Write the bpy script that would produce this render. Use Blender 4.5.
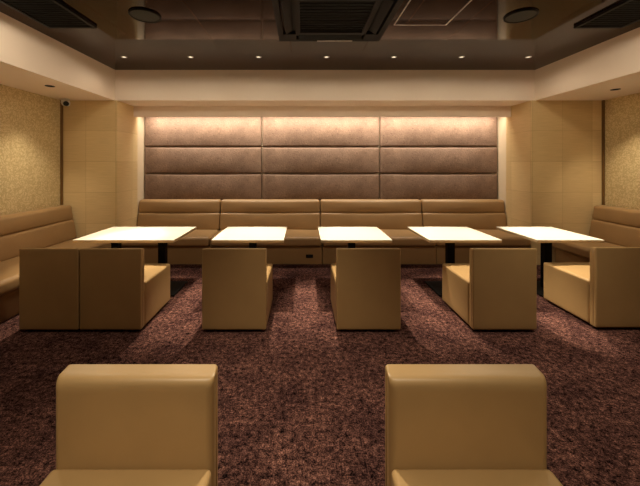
import bpy, bmesh, math, random
from mathutils import Vector, Matrix
for o in list(bpy.data.objects): bpy.data.objects.remove(o)
S = bpy.context.scene
COL = S.collection
random.seed(7)
# ------------------------------------------------------------------ camera (one-point view, rise/shift lens)
F, VX, VY, CZ = 320.0, 303.0, 165.0, 1.5375
cam = bpy.data.cameras.new('camera'); co = bpy.data.objects.new('camera', cam); COL.objects.link(co)
co.location = (0, 0, CZ); co.rotation_euler = (math.pi/2, 0, 0)
cam.sensor_fit = 'HORIZONTAL'; cam.sensor_width = 36; cam.lens = F/640*36
cam.shift_x = (320-VX)/640; cam.shift_y = -(243-VY)/640
cam.clip_start = .02
S.camera = co
# ------------------------------------------------------------------ world, exposure, lights
S.view_settings.view_transform = 'Standard'; S.view_settings.look = 'None'
S.view_settings.exposure = 0.0; S.view_settings.gamma = 1.0; S.view_settings.use_curve_mapping = False
W = bpy.data.worlds.new('world'); S.world = W; W.use_nodes = True
W.node_tree.nodes['Background'].inputs[0].default_value = (1, .75, .5, 1)
W.node_tree.nodes['Background'].inputs[1].default_value = .01
WARM = (1.0, .85, .63)
ZC = 3.0            # ceiling
ZS = 2.53           # soffit underside
XLW, XRW = -3.71, 4.615
def spot(x, y, z, power, cone, blend=.7, aim=None, rad=.03, colr=WARM):
    l = bpy.data.lights.new('spot_lamp', 'SPOT'); l.energy = power; l.color = colr
    l.spot_size = math.radians(cone); l.spot_blend = blend; l.shadow_soft_size = rad
    o = bpy.data.objects.new('spot_lamp', l); COL.objects.link(o); o.location = (x, y, z)
    a = Vector(aim) if aim else Vector((x, y, 0))
    o.rotation_euler = (a-Vector((x, y, z))).to_track_quat('-Z', 'Y').to_euler()
    return o
DOWN_X = [-2.42, -1.52, -.60, .318, 1.23, 2.145, 3.05]
DOWN_Y = 4.33
AIM_X = [-2.34, -1.70, -.64, .60, 1.76, 2.6, 3.04]
for x, ax, pw in zip(DOWN_X, AIM_X, (330, 370, 500, 500, 500, 60, 500)):      # the visible row, each aimed at a table
    spot(x, DOWN_Y, ZC-.03, pw, 39, .6, aim=(ax, 3.74, .7), rad=.02)
for x in DOWN_X:                                   # wide spill of the same lamps
    spot(x, DOWN_Y, ZC-.03, 4, 156, .5, rad=.022)
for x, pw in ((-2.6, 8), (-.85, 200), (.75, 145), (2.4, 10)):      # row just behind the camera, over the foreground chairs
    spot(x, .05, ZC-.03, pw, 84, 1.0)
for x in (-2.6, -.6, 1.4, 3.2):                    # unseen fill spots added behind the camera to lift the chair backs
    spot(x, -2.4, ZC-.03, 5, 156, .5)
for x in (-2.2, -1.2, 1.75, 2.9):                    # unseen wide spots added mid-room to brighten the fascia and columns
    spot(x, 2.5, ZC-.03, 28, 178, .06, rad=.06)
for x, y, pw in ((-.05, 1.95, 250), (2.25, 2.35, 160)):          # pools on the open carpet
    spot(x, y, ZC-.03, pw, 62, 1.0)
for (x, y, ax, pw) in ((-3.18, 4.02, XLW, 60), (-3.18, 2.2, XLW, 25), (4.1, 4.2, XRW, 60), (4.1, 2.4, XRW, 25)):   # soffit downlights grazing the wallpaper
    spot(x, y, ZS-.03, pw, 70, 1.0, aim=(ax+(.12 if ax < 0 else -.12), y+.3, .55))
led = bpy.data.lights.new('cove_led', 'AREA'); led.shape = 'RECTANGLE'; led.size = 6.2; led.size_y = .03
led.spread = math.radians(116); led.energy = 62; led.color = (1, .89, .73)
lo = bpy.data.objects.new('cove_led', led); COL.objects.link(lo)
lo.location = (.325, 5.52, 2.48)
lo.rotation_euler = (math.radians(24), 0, 0)
# ------------------------------------------------------------------ materials
def mat(name):
    m = bpy.data.materials.new(name); m.use_nodes = True
    return m, m.node_tree.nodes, m.node_tree.links, m.node_tree.nodes['Principled BSDF']
def srgb(r, g, b):
    f = lambda c: (c/255/12.92 if c/255 <= .04045 else ((c/255+.055)/1.055)**2.4)
    return (f(r), f(g), f(b), 1)
def ramp(n, stops):
    r = n.new('ShaderNodeValToRGB'); e = r.color_ramp.elements
    while len(e) > 1: e.remove(e[-1])
    e[0].position, e[0].color = stops[0]
    for p, c in stops[1:]:
        k = e.new(p); k.color = c
    return r
def noise(n, l, vec, scale, detail=4, rough=.55):
    t = n.new('ShaderNodeTexNoise'); t.inputs['Scale'].default_value = scale
    t.inputs['Detail'].default_value = detail; t.inputs['Roughness'].default_value = rough
    l.new(vec, t.inputs['Vector']); return t
def objco(n): return n.new('ShaderNodeTexCoord').outputs['Object']
def mixc(n, l, a, b, fac, mode='MIX'):
    m = n.new('ShaderNodeMix'); m.data_type = 'RGBA'; m.blend_type = mode
    for v, i in ((fac, 0), (a, 6), (b, 7)):
        if hasattr(v, 'links'): l.new(v, m.inputs[i])
        else: m.inputs[i].default_value = v
    return m.outputs[2]
def bump(n, l, h, strength, dist, p):
    b = n.new('ShaderNodeBump'); b.inputs['Strength'].default_value = strength; b.inputs['Distance'].default_value = dist
    l.new(h, b.inputs['Height']); l.new(b.outputs[0], p.inputs['Normal'])
def plain(name, c, rough=.5, metal=0, spec=.5):
    m, n, l, p = mat(name); p.inputs['Base Color'].default_value = c
    p.inputs['Roughness'].default_value = rough; p.inputs['Metallic'].default_value = metal
    p.inputs['Specular IOR Level'].default_value = spec
    return m
def leather(name, c, rough=.36, var=.06):
    m, n, l, p = mat(name); v = objco(n)
    t = noise(n, l, v, 3, 3); r = ramp(n, [(.3, tuple(x*(1-var) for x in c[:3])+(1,)), (.7, tuple(min(1, x*(1+var)) for x in c[:3])+(1,))])
    l.new(t.outputs[0], r.inputs[0]); l.new(r.outputs[0], p.inputs['Base Color'])
    p.inputs['Roughness'].default_value = rough; p.inputs['Specular IOR Level'].default_value = .5
    g = n.new('ShaderNodeTexVoronoi'); g.inputs['Scale'].default_value = 420; l.new(v, g.inputs['Vector'])
    bump(n, l, g.outputs['Distance'], .12, .001, p)
    return m
M = {}
M['leather'] = leather('tan_leather', srgb(180, 147, 99))
M['leather_sofa'] = leather('brown_leather', srgb(162, 129, 88))
M['piping'] = leather('piping_leather', srgb(150, 112, 66))
M['black'] = plain('black_metal', (.005, .005, .005, 1), .6, 0, .12)
M['black_plastic'] = plain('black_plastic', (.006, .006, .007, 1), .55, 0, .2)
M['grey_mesh'] = plain('grey_mesh', (.006, .007, .007, 1), .7, 0, .15)
M['speaker_mesh'] = plain('speaker_mesh', (.030, .034, .030, 1), .6, 0, .3)
M['table'] = plain('white_laminate', (.84, .79, .67, 1), .4)
M['edge'] = plain('cream_edge', srgb(205, 180, 140), .5)
M['alu'] = plain('aluminium', (.55, .52, .48, 1), .4)
M['white_plastic'] = plain('white_plastic', (.75, .73, .7, 1), .4)
M['gap_brown'] = plain('shadow_gap_brown', srgb(112, 80, 36), .45)  # brown painted for the corner shadow gaps beside the columns
M['paint'] = plain('beige_paint', srgb(242, 224, 206), .7, 0, .2)
M['cream'] = plain('cream_paint', srgb(225, 205, 175), .7, 0, .2)
M['dark'] = plain('dark_void', (.004, .004, .004, 1), .8)
m, n, l, p = mat('lamp_glow'); p.inputs['Base Color'].default_value = (1, .9, .75, 1)
p.inputs['Emission Color'].default_value = (1, .88, .68, 1); p.inputs['Emission Strength'].default_value = 1.6; M['glow'] = m
# carpet
m, n, l, p = mat('mottled_carpet'); v = objco(n)
a = noise(n, l, v, 30, 9, .85); b = noise(n, l, v, 4, 5, .65); c = noise(n, l, v, 120, 3, .8)
r1 = ramp(n, [(.42, srgb(22, 18, 20)), (.475, srgb(78, 55, 52)), (.54, srgb(108, 77, 70)), (.63, srgb(160, 118, 108))]); l.new(a.outputs[0], r1.inputs[0])
r2 = ramp(n, [(.36, (.55, .52, .55, 1)), (.62, (1.1, 1.05, 1.0, 1))]); l.new(b.outputs[0], r2.inputs[0])
r3 = ramp(n, [(.37, (.34, .34, .36, 1)), (.63, (1.54, 1.51, 1.48, 1))]); l.new(c.outputs[0], r3.inputs[0])
k = mixc(n, l, mixc(n, l, r1.outputs[0], r2.outputs[0], 1.0, 'MULTIPLY'), r3.outputs[0], 1.0, 'MULTIPLY')
l.new(k, p.inputs['Base Color']); p.inputs['Roughness'].default_value = 1; p.inputs['Specular IOR Level'].default_value = 0
bump(n, l, c.outputs[0], .9, .012, p); M['carpet'] = m
# glossy brown ceiling panels with fine seams every .917 m
m, n, l, p = mat('glossy_ceiling'); v = objco(n)
sx = n.new('ShaderNodeSeparateXYZ'); l.new(v, sx.inputs[0])
def math_(op, a, b=None):
    q = n.new('ShaderNodeMath'); q.operation = op
    for i, w in enumerate((a, b)):
        if w is None: continue
        if hasattr(w, 'links'): l.new(w, q.inputs[i])
        else: q.inputs[i].default_value = w
    return q.outputs[0]
fr = math_('FRACT', math_('DIVIDE', math_('ADD', sx.outputs[0], 20*.917+.15), .917))
seam = math_('LESS_THAN', fr, .006)
nz = noise(n, l, v, 1.2, 2)
rr = ramp(n, [(.3, srgb(42, 26, 18)), (.7, srgb(49, 31, 21))]); l.new(nz.outputs[0], rr.inputs[0])
l.new(mixc(n, l, rr.outputs[0], srgb(78, 54, 38), seam), p.inputs['Base Color'])
p.inputs['Roughness'].default_value = .06; p.inputs['IOR'].default_value = 1.26; M['ceiling'] = m
# gold wallpaper
m, n, l, p = mat('gold_wallpaper'); v = objco(n)
a = noise(n, l, v, 17, 2.5, .6); b_ = noise(n, l, v, 130, 3, .7)
cur = math_('ABSOLUTE', math_('SUBTRACT', math_('FRACT', math_('MULTIPLY', a.outputs[0], 5)), .5))
s = mixc(n, l, cur, b_.outputs[0], .4)
rr = ramp(n, [(.18, srgb(190, 167, 120)), (.34, srgb(206, 184, 136)), (.52, srgb(230, 211, 166))]); l.new(s, rr.inputs[0])
l.new(rr.outputs[0], p.inputs['Base Color']); p.inputs['Roughness'].default_value = .45; p.inputs['Metallic'].default_value = .1
bump(n, l, s, .3, .004, p); M['wallpaper'] = m
# column cladding: large veneer tiles
m, n, l, p = mat('veneer_tiles'); v = objco(n)
sx = n.new('ShaderNodeSeparateXYZ'); l.new(v, sx.inputs[0])
cx = n.new('ShaderNodeCombineXYZ'); l.new(math_('ADD', sx.outputs[0], sx.outputs[1]), cx.inputs[0]); l.new(sx.outputs[2], cx.inputs[1])
br = n.new('ShaderNodeTexBrick'); br.offset = 0; br.inputs['Scale'].default_value = 1
br.inputs['Brick Width'].default_value = .458; br.inputs['Row Height'].default_value = .475; br.inputs['Mortar Size'].default_value = .0035
br.inputs['Color1'].default_value = srgb(216, 188, 138); br.inputs['Color2'].default_value = srgb(230, 204, 154); br.inputs['Mortar'].default_value = srgb(204, 176, 128)
mp = n.new('ShaderNodeMapping'); mp.inputs['Location'].default_value = (45*.458-1.58, 20*.475-.169+.003, 0); l.new(cx.outputs[0], mp.inputs[0]); l.new(mp.outputs[0], br.inputs['Vector'])
mp2 = n.new('ShaderNodeMapping'); mp2.inputs['Scale'].default_value = (2, 60, 1); l.new(cx.outputs[0], mp2.inputs[0])
gr = noise(n, l, mp2.outputs[0], 2, 4)
rr = ramp(n, [(.3, (.9, .89, .87, 1)), (.7, (1.05, 1.05, 1.05, 1))]); l.new(gr.outputs[0], rr.inputs[0])
l.new(mixc(n, l, br.outputs['Color'], rr.outputs[0], 1.0, 'MULTIPLY'), p.inputs['Base Color'])
p.inputs['Roughness'].default_value = .4; p.inputs['Specular IOR Level'].default_value = .35; M['veneer'] = m
# worn crushed velvet
m, n, l, p = mat('worn_velvet'); v = objco(n)
a = noise(n, l, v, 3.5, 5, .6); b = noise(n, l, v, 38, 5, .75)
r1 = ramp(n, [(.3, srgb(112, 89, 74)), (.7, srgb(136, 110, 92))]); l.new(a.outputs[0], r1.inputs[0])
r2 = ramp(n, [(.34, (.5, .46, .44, 1)), (.43, (1, 1, 1, 1)), (.56, (1, 1, 1, 1)), (.66, (1.5, 1.45, 1.4, 1))]); l.new(b.outputs[0], r2.inputs[0])
l.new(mixc(n, l, r1.outputs[0], r2.outputs[0], 1.0, 'MULTIPLY'), p.inputs['Base Color'])
p.inputs['Roughness'].default_value = .6; p.inputs['Specular IOR Level'].default_value = .25
bump(n, l, b.outputs[0], .6, .012, p); M['velvet'] = m
# ------------------------------------------------------------------ mesh helpers
def axis_lines(h, r, k=4, mid=5):
    r = min(r, h*.999)
    a = [h-r+r*math.tan(math.radians(45*i/k)) for i in range(k+1)]
    inner = [(h-r)*(2*i/mid-1) for i in range(1, mid)] if mid > 1 else []
    return [-x for x in reversed(a)] + inner + a
def rbox(bm, c, s, r=.01, bulge=(0, 0, 0), k=4, mid=5, extra=None):
    """rounded box: centre c, size s, radius r, outward swelling of the faces"""
    h = [x/2 for x in s]; r = min(r, min(h)*.98)
    L = [axis_lines(x, r, k, mid) for x in h]
    for ax, vals in (extra or {}).items(): L[ax] = sorted(L[ax]+list(vals))
    cache = {}
    def V(p):
        key = tuple(round(x, 6) for x in p)
        if key in cache: return cache[key]
        q = []; d = []
        for i in range(3):
            cl = max(-(h[i]-r), min(h[i]-r, p[i])); q.append(cl); d.append(p[i]-cl)
        dv = Vector(d)
        if dv.length > 1e-9: dv = dv.normalized()*r
        o = Vector(q)+dv
        for i in range(3):
            if bulge[i]:
                j, kk = [x for x in range(3) if x != i]
                o[i] += bulge[i]*(p[i]/h[i])*(1-(p[j]/h[j])**2)*(1-(p[kk]/h[kk])**2)
        cache[key] = bm.verts.new(o+Vector(c)); return cache[key]
    for ax in range(3):
        i, j = [(1, 2), (2, 0), (0, 1)][ax]
        for sg in (-1, 1):
            for a0, a1 in zip(L[i], L[i][1:]):
                for b0, b1 in zip(L[j], L[j][1:]):
                    if a1-a0 < 1e-7 or b1-b0 < 1e-7: continue
                    ps = []
                    for (a, b) in ((a0, b0), (a1, b0), (a1, b1), (a0, b1)):
                        p = [0, 0, 0]; p[ax] = sg*h[ax]; p[i] = a; p[j] = b; ps.append(p)
                    if sg < 0: ps.reverse()
                    vs = [V(p) for p in ps]
                    if len(set(vs)) == 4:
                        try: bm.faces.new(vs)
                        except ValueError: pass
    return bm
def box(bm, x0, x1, y0, y1, z0, z1):
    vs = [bm.verts.new((x, y, z)) for z in (z0, z1) for y in (y0, y1) for x in (x0, x1)]
    for f in ((0, 2, 3, 1), (4, 5, 7, 6), (0, 1, 5, 4), (2, 6, 7, 3), (0, 4, 6, 2), (1, 3, 7, 5)):
        bm.faces.new([vs[i] for i in f])
    return bm
def tube(bm, pts, r, seg=8, closed=False):
    pts = [Vector(p) for p in pts]; rings = []; N = len(pts)
    for i, p in enumerate(pts):
        if closed: t = pts[(i+1) % N]-pts[i-1]
        else: t = pts[min(i+1, N-1)]-pts[max(i-1, 0)]
        t.normalize(); u = t.orthogonal().normalized()
        ref = Vector((1, 0, 0)) if abs(t.x) < .7 else Vector((0, 1, 0))
        u = (ref-t*ref.dot(t)).normalized(); w = t.cross(u)
        rings.append([bm.verts.new(p+(u*math.cos(2*math.pi*k/seg)+w*math.sin(2*math.pi*k/seg))*r) for k in range(seg)])
    for i in range(N if closed else N-1):
        A, B = rings[i], rings[(i+1) % N]
        for k in range(seg): bm.faces.new((A[k], A[(k+1) % seg], B[(k+1) % seg], B[k]))
    if not closed:
        bm.faces.new(list(reversed(rings[0]))); bm.faces.new(rings[-1])
    return bm
def lathe(bm, prof, c=(0, 0, 0), seg=32):
    """profile of (radius, z) spun round the z axis through c"""
    rings = []
    for (r, z) in prof:
        if r < 1e-6: rings.append([bm.verts.new((c[0], c[1], c[2]+z))])
        else: rings.append([bm.verts.new((c[0]+r*math.cos(2*math.pi*k/seg), c[1]+r*math.sin(2*math.pi*k/seg), c[2]+z)) for k in range(seg)])
    for A, B in zip(rings, rings[1:]):
        for k in range(seg):
            k2 = (k+1) % seg
            vs = [A[k % len(A)], A[k2 % len(A)], B[k2 % len(B)], B[k % len(B)]]
            vs = list(dict.fromkeys(vs))
            if len(vs) >= 3: bm.faces.new(vs)
    return bm
def obj(name, bm, m, parent=None, smooth=True, sharp=None):
    bmesh.ops.recalc_face_normals(bm, faces=bm.faces)
    me = bpy.data.meshes.new(name); bm.to_mesh(me); bm.free()
    me.materials.append(M[m])
    if smooth:
        me.polygons.foreach_set('use_smooth', [True]*len(me.polygons))
        if sharp: me.set_sharp_from_angle(angle=math.radians(sharp))
    o = bpy.data.objects.new(name, me); COL.objects.link(o); o.parent = parent
    return o
def NB(): return bmesh.new()
def thing(name, label, cat, loc=(0, 0, 0), rz=0, group=None):
    o = bpy.data.objects.new(name, None); COL.objects.link(o); o.empty_display_size = .1
    o.location = loc; o.rotation_euler = (0, 0, rz); tag(o, label, cat, group); return o
def tag(o, label, cat, group=None):
    o['label'] = label; o['category'] = cat
    if group: o['group'] = group
def struct(name, bm, m, label, cat):
    o = obj(name, bm, m, None, False); o['kind'] = 'structure'; o['label'] = label; o['category'] = cat; return o
def dup(root, loc, rz, label):
    r = root.copy(); COL.objects.link(r); r.location = loc; r.rotation_euler = (0, 0, rz); r['label'] = label
    for ch in list(root.children):
        c = ch.copy(); COL.objects.link(c); c.parent = r
        for g in list(ch.children):
            d = g.copy(); COL.objects.link(d); d.parent = c
    return r
# ------------------------------------------------------------------ the room
XL, XR, YB, YF = -3.71, 4.615, 5.80, -3.6
FL, FR = -2.89, 3.57            # inner faces of the side soffits
YC = 4.92                       # column fronts and back fascia
CL, CR = -2.86, 3.51            # column inner faces
struct('floor', box(NB(), XL-.1, XR+.1, YF-.1, YB+.1, -.1, 0), 'carpet', 'mottled dark red-brown carpet floor', 'floor')
struct('ceiling', box(NB(), XL-.1, XR+.1, YF-.1, YB+.1, ZC, ZC+.1), 'ceiling', 'glossy dark brown panelled ceiling', 'ceiling')
struct('wall_left', box(NB(), XL-.1, XL, YF, YB, 0, ZC), 'wallpaper', 'gold mottled wallpaper wall behind the left banquette', 'wall')
struct('wall_right', box(NB(), XR, XR+.1, YF, YB, 0, ZC), 'wallpaper', 'gold mottled wallpaper wall behind the right banquette', 'wall')
struct('wall_back', box(NB(), XL, XR, YB, YB+.1, 0, ZC), 'cream', 'cream wall carrying the padded velvet panels', 'wall')
struct('wall_front', box(NB(), XL, XR, YF-.1, YF, 0, ZC), 'paint', 'plain beige wall behind the viewer', 'wall')
struct('wall_column_left', box(NB(), XL, CL, YC, 5.53, 0, ZS), 'veneer', 'beige tiled column at the left of the alcove', 'column')
struct('wall_column_right', box(NB(), CR, XR, YC, 5.53, 0, ZS), 'veneer', 'beige tiled column at the right of the alcove', 'column')
struct('wall_jamb_left', box(NB(), XL, CL, 5.53, YB, 0, ZS), 'cream', 'cream alcove jamb beside the left end of the velvet panels', 'wall')
struct('wall_jamb_right', box(NB(), CR, XR, 5.53, YB, 0, ZS), 'cream', 'cream alcove jamb beside the right end of the velvet panels', 'wall')
struct('ceiling_soffit_left', box(NB(), XL, FL, YF, YC, ZS, ZC), 'paint', 'beige dropped soffit along the left wall', 'soffit')
struct('ceiling_soffit_right', box(NB(), FR, XR, YF, YC, ZS, ZC), 'paint', 'beige dropped soffit along the right wall', 'soffit')
struct('ceiling_soffit_back', box(NB(), XL, XR, YC, YB, ZS, ZC), 'paint', 'beige dropped soffit across the back wall', 'soffit')
struct('trim_1', box(NB(), CL, CR, 5.40, 5.43, 2.352, ZS), 'paint', 'beige valance board hiding the cove light', 'trim')
struct('trim_2', box(NB(), XL, XL+.024, YC-.03, YC, 0, ZS), 'gap_brown', 'narrow brown strip for the shadow gap between left wall and column', 'trim')
struct('trim_3', box(NB(), XR-.024, XR, YC-.03, YC, 0, ZS), 'gap_brown', 'narrow brown strip for the shadow gap between right wall and column', 'trim')
# ------------------------------------------------------------------ padded velvet panels
PX = [-2.85, -.737, 1.375, 3.495]; PZ = [.42, .898, 1.381, 1.86, 2.43]
rown = ['lowest visible', 'middle', 'top']; coln = ['left', 'centre', 'right']
for j in range(1, 4):
    for i in range(3):
        w, h = PX[i+1]-PX[i]-.014, PZ[j+1]-PZ[j]-.014
        c = ((PX[i]+PX[i+1])/2, 5.765, (PZ[j]+PZ[j+1])/2)
        bm = rbox(NB(), (0, 0, 0), (w, .07, h), .03, (0, .030, 0), 4, 8)
        o = obj('upholstered_wall_panel', bm, 'velvet'); o.location = c
        tag(o, f'worn brown velvet padded wall panel, {coln[i]} column, {rown[j-1]} row above the banquettes', 'wall panel', 'velvet panels on the alcove wall')
# ------------------------------------------------------------------ banquettes
def banquette(name, label, length, loc, rz, group, outlet=None, toe=.055):
    """local frame: x along the bench, back at y=0, front towards -y"""
    t = thing(name, label, 'banquette', loc, rz, group)
    D = .82; g = .004; W_ = length-2*g
    obj('base', rbox(NB(), (0, (-D+toe-.02)/2, .14), (W_, D-toe-.02, .28), .008, k=2), 'leather_sofa', t)
    obj('seat_cushion', rbox(NB(), (0, -D/2, .356), (W_, D-.002, .148), .045, (0, .006, .008), 5, 8), 'leather_sofa', t)
    def leaning(z0, z1, yb0, yb1, thick, r, bl):
        bm = rbox(NB(), (0, 0, 0), (W_, thick, z1-z0), r, (0, bl, 0), 4, 8)
        for v in bm.verts:
            f = v.co.z/(z1-z0)+.5
            v.co.y += yb0+(yb1-yb0)*f; v.co.z += (z0+z1)/2
        return bm
    obj('back_cushion', leaning(.425, .712, -.16, -.115, .17, .03, .012), 'leather_sofa', t)
    obj('top_roll', leaning(.70, .934, -.112, -.09, .16, .045, .018), 'leather_sofa', t)
    if outlet is not None:
        pl = obj('outlet', rbox(NB(), (outlet, -D+toe-.003, .128), (.11, .012, .052), .004, k=2), 'black_plastic', t)
        pl['label'] = 'black outlet plate'
        obj('socket', rbox(NB(), (outlet, -D+toe-.009, .128), (.05, .006, .026), .003, k=2), 'dark', pl)
    return t
BX = [CL+.003, -1.435, .297, 2.06, CR-.003]
labs = ['brown leather banquette section at the left end of the alcove, beside left column',
        'brown leather banquette section second from the left, with the black outlet in its base',
        'brown leather banquette section third from the left, behind the middle table',
        'brown leather banquette section at the right end of the alcove, beside right column']
for i in range(4):
    x0, x1 = BX[i], BX[i+1]
    banquette('banquette', labs[i], x1-x0, ((x0+x1)/2, 5.712, 0), 0, 'banquette sections along the back wall', (.10-(x0+x1)/2) if i == 1 else None)
LB = 3.0
banquette('banquette', 'long tan leather banquette along the left gold wall', LB, (XL+.03, YC-.034-LB/2, 0), math.pi/2, None, toe=.08)
banquette('banquette', 'long tan leather banquette along the right gold wall', LB, (XR-.03, YC-.034-LB/2, 0), -math.pi/2, None, toe=.08)
# ------------------------------------------------------------------ tables
TY0, TY1, TZ = 3.575, 4.345, .70
def table(label, x0, x1, peds):
    cx, cy = (x0+x1)/2, (TY0+TY1)/2; w, d = x1-x0, TY1-TY0
    t = thing('cafe_table', label, 'table', (cx, cy, 0), 0, 'white topped tables in front of the banquettes')
    top = obj('tabletop', rbox(NB(), (0, 0, TZ-.004), (w, d, .008), .003, k=2), 'table', t)
    obj('edge_band', rbox(NB(), (0, 0, TZ-.020), (w-.002, d-.002, .024), .003, k=2), 'edge', top)
    for p in peds:
        obj('pedestal', rbox(NB(), (p-cx, 0, .34), (.085, .085, .66), .006, k=2), 'black', t)
        obj('base_plate', rbox(NB(), (p-cx, 0, .011), (.46, .46, .018), .006, k=2), 'black', t)
        obj('mounting_plate', rbox(NB(), (p-cx, 0, TZ-.037), (.3, .3, .01), .003, k=2), 'black', t)
table('wide white table on two black pedestals, at the left end of the row', -2.575, -1.445, (-2.31, -1.735))
table('white square table on one black pedestal, second table from the left', -1.025, -.215, (-.62,))
table('white square table on one black pedestal, middle table of the row', .20, 1.0, (.6,))
table('white square table on one black pedestal, second table from the right', 1.415, 2.225, (1.82,))
table('white square table on one black pedestal, at the right end by the right banquette', 2.62, 3.37, (3.01,))
# ------------------------------------------------------------------ box chairs (front towards -y)
CW, CD, CH = .590, .66, .758
def make_chair(label):
    t = thing('box_chair', label, 'chair', (0, 0, 0), 0, 'tan leather box chairs')
    zf = .022; yb = CD/2
    hb = CH-zf; T = .082
    st = obj('seat', rbox(NB(), (0, -T/2, zf+.2025), (CW, CD-T+.004, .405), .020, (0, 0, .010), 4, 8), 'leather', t)
    R_ = .056
    bm = rbox(NB(), (0, 0, 0), (CW, T, hb), .014, (0, 0, 0), 4, 14,
              {2: [hb/2-R_+R_*math.sin(math.radians(q)) for q in (0, 12, 24, 34, 44)], 0: [sg*(CW/2-.03+i_*.004) for sg in (-1, 1) for i_ in range(4)]})
    for v in bm.verts:                                 # the front face rolls over into the top and softly into the sides
        fr_ = max(0, min(1, .5-v.co.y/T))
        up = max(0, min(1, (v.co.z-(hb/2-R_))/R_)); sd = max(0, min(1, (abs(v.co.x)-(CW/2-.03))/.03))
        v.co.y += fr_*((R_-.004)*(1-math.sqrt(1-up*up*.97))+.012*sd**2*(1-up)); v.co.z -= fr_*.010*up**3
        v.co += Vector((0, yb-T/2, zf+hb/2))
    bk = obj('backrest', bm, 'leather', t)
    for sx_ in (-1, 1):
        x = sx_*(CW/2+.0005)
        obj('piping', tube(NB(), [(x, yb-.030, zf+.02), (x, yb-.030, CH-.02)], .0018, 6), 'piping', bk)
    for sx_ in (-1, 1):
        x = sx_*(CW/2-.02)
        obj('seam', tube(NB(), [(x, -yb+.03, .4265), (x, yb-T-.01, .4245)], .002, 6), 'piping', st)
    for sx_ in (-1, 1):
        for sy_ in (-1, 1):
            obj('foot', lathe(NB(), [(0, 0), (.022, 0), (.025, .006), (.025, .03), (0, .03)], (sx_*(CW/2-.06), sy_*(CD/2-.06), 0), 16), 'black_plastic', t, True, 30)
    return t
RY = 2.935+CD/2
rows = [(-2.335, 'tan leather box chair at the left end of the row, beside the left banquette'),
        (-1.769, 'tan leather box chair second from the left, its seat side showing beside the wide table'),
        (-.634, 'tan leather box chair pushed under the second table from the left'),
        (.604, 'tan leather box chair pushed under the middle table'),
        (1.854, 'tan leather box chair pushed under the second table from the right'),
        (3.02, 'tan leather box chair at the right end of the row, beside the right banquette')]
proto = None
for i, (x, lab) in enumerate(rows):
    if i == 0:
        proto = make_chair(lab); proto.location = (x, RY, 0); proto.rotation_euler = (0, 0, math.pi); proto.scale = (1, 1, 1.02)
    else:
        ch_ = dup(proto, (x, RY+(.04 if i == 5 else 0), 0), math.pi, lab)
        if i == 1: ch_.scale.x = .96
proto.scale = (.93, 1, 1.02)
big = dup(proto, (-.628, .930, 0), 0, 'large foreground tan leather box chair facing the viewer, left of the two')
big2 = dup(proto, (.616, .930, 0), 0, 'large foreground tan leather box chair facing the viewer, right of the two')
big.scale = big2.scale = (1, 1, 1)
# ------------------------------------------------------------------ ceiling fittings
def downlight(label, x, y, z, group, glow, r=.038):
    t = thing('downlight', label, 'ceiling light', (x, y, z), 0, group)
    obj('trim_ring', lathe(NB(), [(r*.62, .0), (r*.66, -.006), (r, -.005), (r*1.05, 0)], (0, 0, 0), 24), 'alu' if glow else 'black_plastic', t)
    obj('lamp', lathe(NB(), [(0, -.003), (r*.5, -.003), (r*.64, -.001)], (0, 0, 0), 24), 'glow' if glow else 'grey_mesh', t)
    return t
ordn = ['leftmost', 'second from the left', 'third from the left', 'middle one', 'third from the right', 'second from the right', 'rightmost']
for x, nm in zip(DOWN_X, ordn):
    downlight(f'small lit downlight in the brown ceiling, {nm} of the row of seven', x, DOWN_Y, ZC, 'downlights in the brown ceiling', True)
downlight('small unlit-looking downlight in the left beige soffit above the gold wall', -3.18, 4.02, ZS, None, False, .05)
downlight('small unlit-looking downlight in the right beige soffit above the gold wall', 4.1, 4.2, ZS, None, False, .05)
for x, y, lab in ((-1.54, 3.12, 'round dark ceiling speaker left of the air conditioner'), (2.13, 3.13, 'round dark ceiling speaker right of the white-edged hatch')):
    t = thing('ceiling_speaker', lab, 'speaker', (x, y, ZC), 0, 'round ceiling speakers')
    obj('rim', lathe(NB(), [(.142, 0), (.145, -.010), (.138, -.018), (.127, -.016), (.124, -.010)], (0, 0, 0), 40), 'black_plastic', t)
    obj('grille', lathe(NB(), [(.126, -.011), (.08, -.015), (0, -.017)], (0, 0, 0), 40), 'speaker_mesh', t)
def frame_ring(bm, w, d, b, z0, z1):
    box(bm, -w/2, w/2, d/2-b, d/2, z0, z1); box(bm, -w/2, w/2, -d/2, -d/2+b, z0, z1)
    box(bm, -w/2, -w/2+b, -d/2+b, d/2-b, z0, z1); box(bm, w/2-b, w/2, -d/2+b, d/2-b, z0, z1); return bm
for x, lab in ((-2.42, 'black framed ceiling vent beside the left beige soffit'), (3.10, 'black framed ceiling vent beside the right beige soffit')):
    t = thing('ceiling_vent', lab, 'vent', (x, 2.97, ZC), 0, 'black ceiling vents')
    obj('frame', frame_ring(NB(), .50, .80, .03, -.025, 0), 'black_plastic', t, False)
    obj('backing', box(NB(), -.22, .22, -.37, .37, -.006, -.001), 'dark', t, False)
    bm = NB()
    for k in range(18):
        yy = -.36+k*.72/17; box(bm, -.22, .22, yy-.012, yy+.012, -.016, -.010)
    obj('grille', bm, 'grey_mesh', t, False)
t = thing('access_hatch', 'square ceiling hatch outlined by a thin white trim', 'hatch', (1.22, 3.065, ZC))
obj('frame', frame_ring(NB(), .55, .55, .010, -.006, 0), 'white_plastic', t, False)
obj('panel', box(NB(), -.264, .264, -.264, .264, -.003, 0), 'ceiling', t, False)
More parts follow.
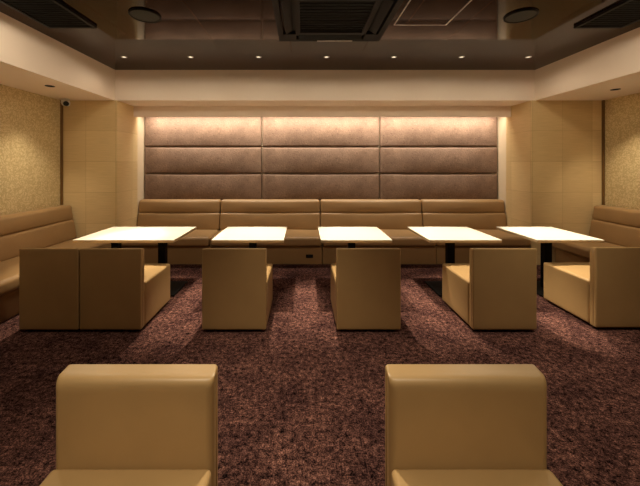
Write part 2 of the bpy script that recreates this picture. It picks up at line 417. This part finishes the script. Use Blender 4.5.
# ceiling cassette air conditioner
t = thing('air_conditioner', 'large black ceiling cassette air conditioner with louvred grille', 'air conditioner', (.30, 3.10, ZC))
w = 1.14
bm = NB(); frame_ring(bm, w, w, .055, -.045, 0); frame_ring(bm, .76, .76, .05, -.045, 0)
for sx_ in (-1, 1):
    for sy_ in (-1, 1): rbox(bm, (sx_*.455, sy_*.455, -.0225), (.16, .16, .045), .006, k=2, mid=2)
obj('frame', bm, 'black_plastic', t, False)
obj('backing', box(NB(), -.5, .5, -.5, .5, -.008, -.001), 'dark', t, False)
bm = NB()
for k in range(12):
    yy = -.31+k*.62/11; box(bm, -.33, .33, yy-.014, yy+.014, -.034, -.026)
for xx in (-.11, .11): box(bm, xx-.008, xx+.008, -.33, .33, -.030, -.024)
obj('grille', bm, 'grey_mesh', t, False)
for q in range(4):
    bm = rbox(NB(), (0, .447, -.032), (.70, .085, .010), .004, k=2)
    bmesh.ops.rotate(bm, verts=bm.verts, cent=(0, .447, -.032), matrix=Matrix.Rotation(math.radians(-28), 3, 'X'))
    bmesh.ops.rotate(bm, verts=bm.verts, cent=(0, 0, 0), matrix=Matrix.Rotation(math.radians(90*q), 3, 'Z'))
    vn = obj('louver', bm, 'black_plastic', t)
    if q == 0:
        st = obj('strip', rbox(NB(), (.06, .548, -.047), (.40, .016, .008), .002, k=2), 'white_plastic', vn)  # white strip stands in for light caught on the far vane edge
        st['label'] = 'pale strip painted for light on the far vane edge'
# security camera tucked under the soffit at the corner
t = thing('security_camera', 'small white security camera with black lens under the left soffit', 'security camera', (XL+.17, YC-.12, ZS))
obj('bracket', lathe(NB(), [(.0, 0), (.035, 0), (.035, -.010), (.012, -.014), (.012, -.04), (0, -.04)], (0, 0, 0), 20), 'white_plastic', t, True, 40)
bm = rbox(NB(), (0, 0, 0), (.105, .16, .085), .03, k=4, mid=3)
rot = Matrix.Rotation(math.radians(20), 3, 'X'); rz_ = Matrix.Rotation(math.radians(42), 3, 'Z')
for v in bm.verts: v.co = rz_ @ (rot @ v.co) + Vector((0, -.03, -.06))
body = obj('body', bm, 'white_plastic', t)
bm = lathe(NB(), [(0, .008), (.022, .008), (.036, .002), (.036, -.014), (0, -.01)], (0, 0, 0), 24)
for v in bm.verts:
    p_ = Matrix.Rotation(math.radians(90), 3, 'X') @ v.co; p_.y -= .083
    v.co = rz_ @ (rot @ p_) + Vector((0, -.03, -.06))
lens = obj('lens', bm, 'black_plastic', body); lens['label'] = 'black lens'
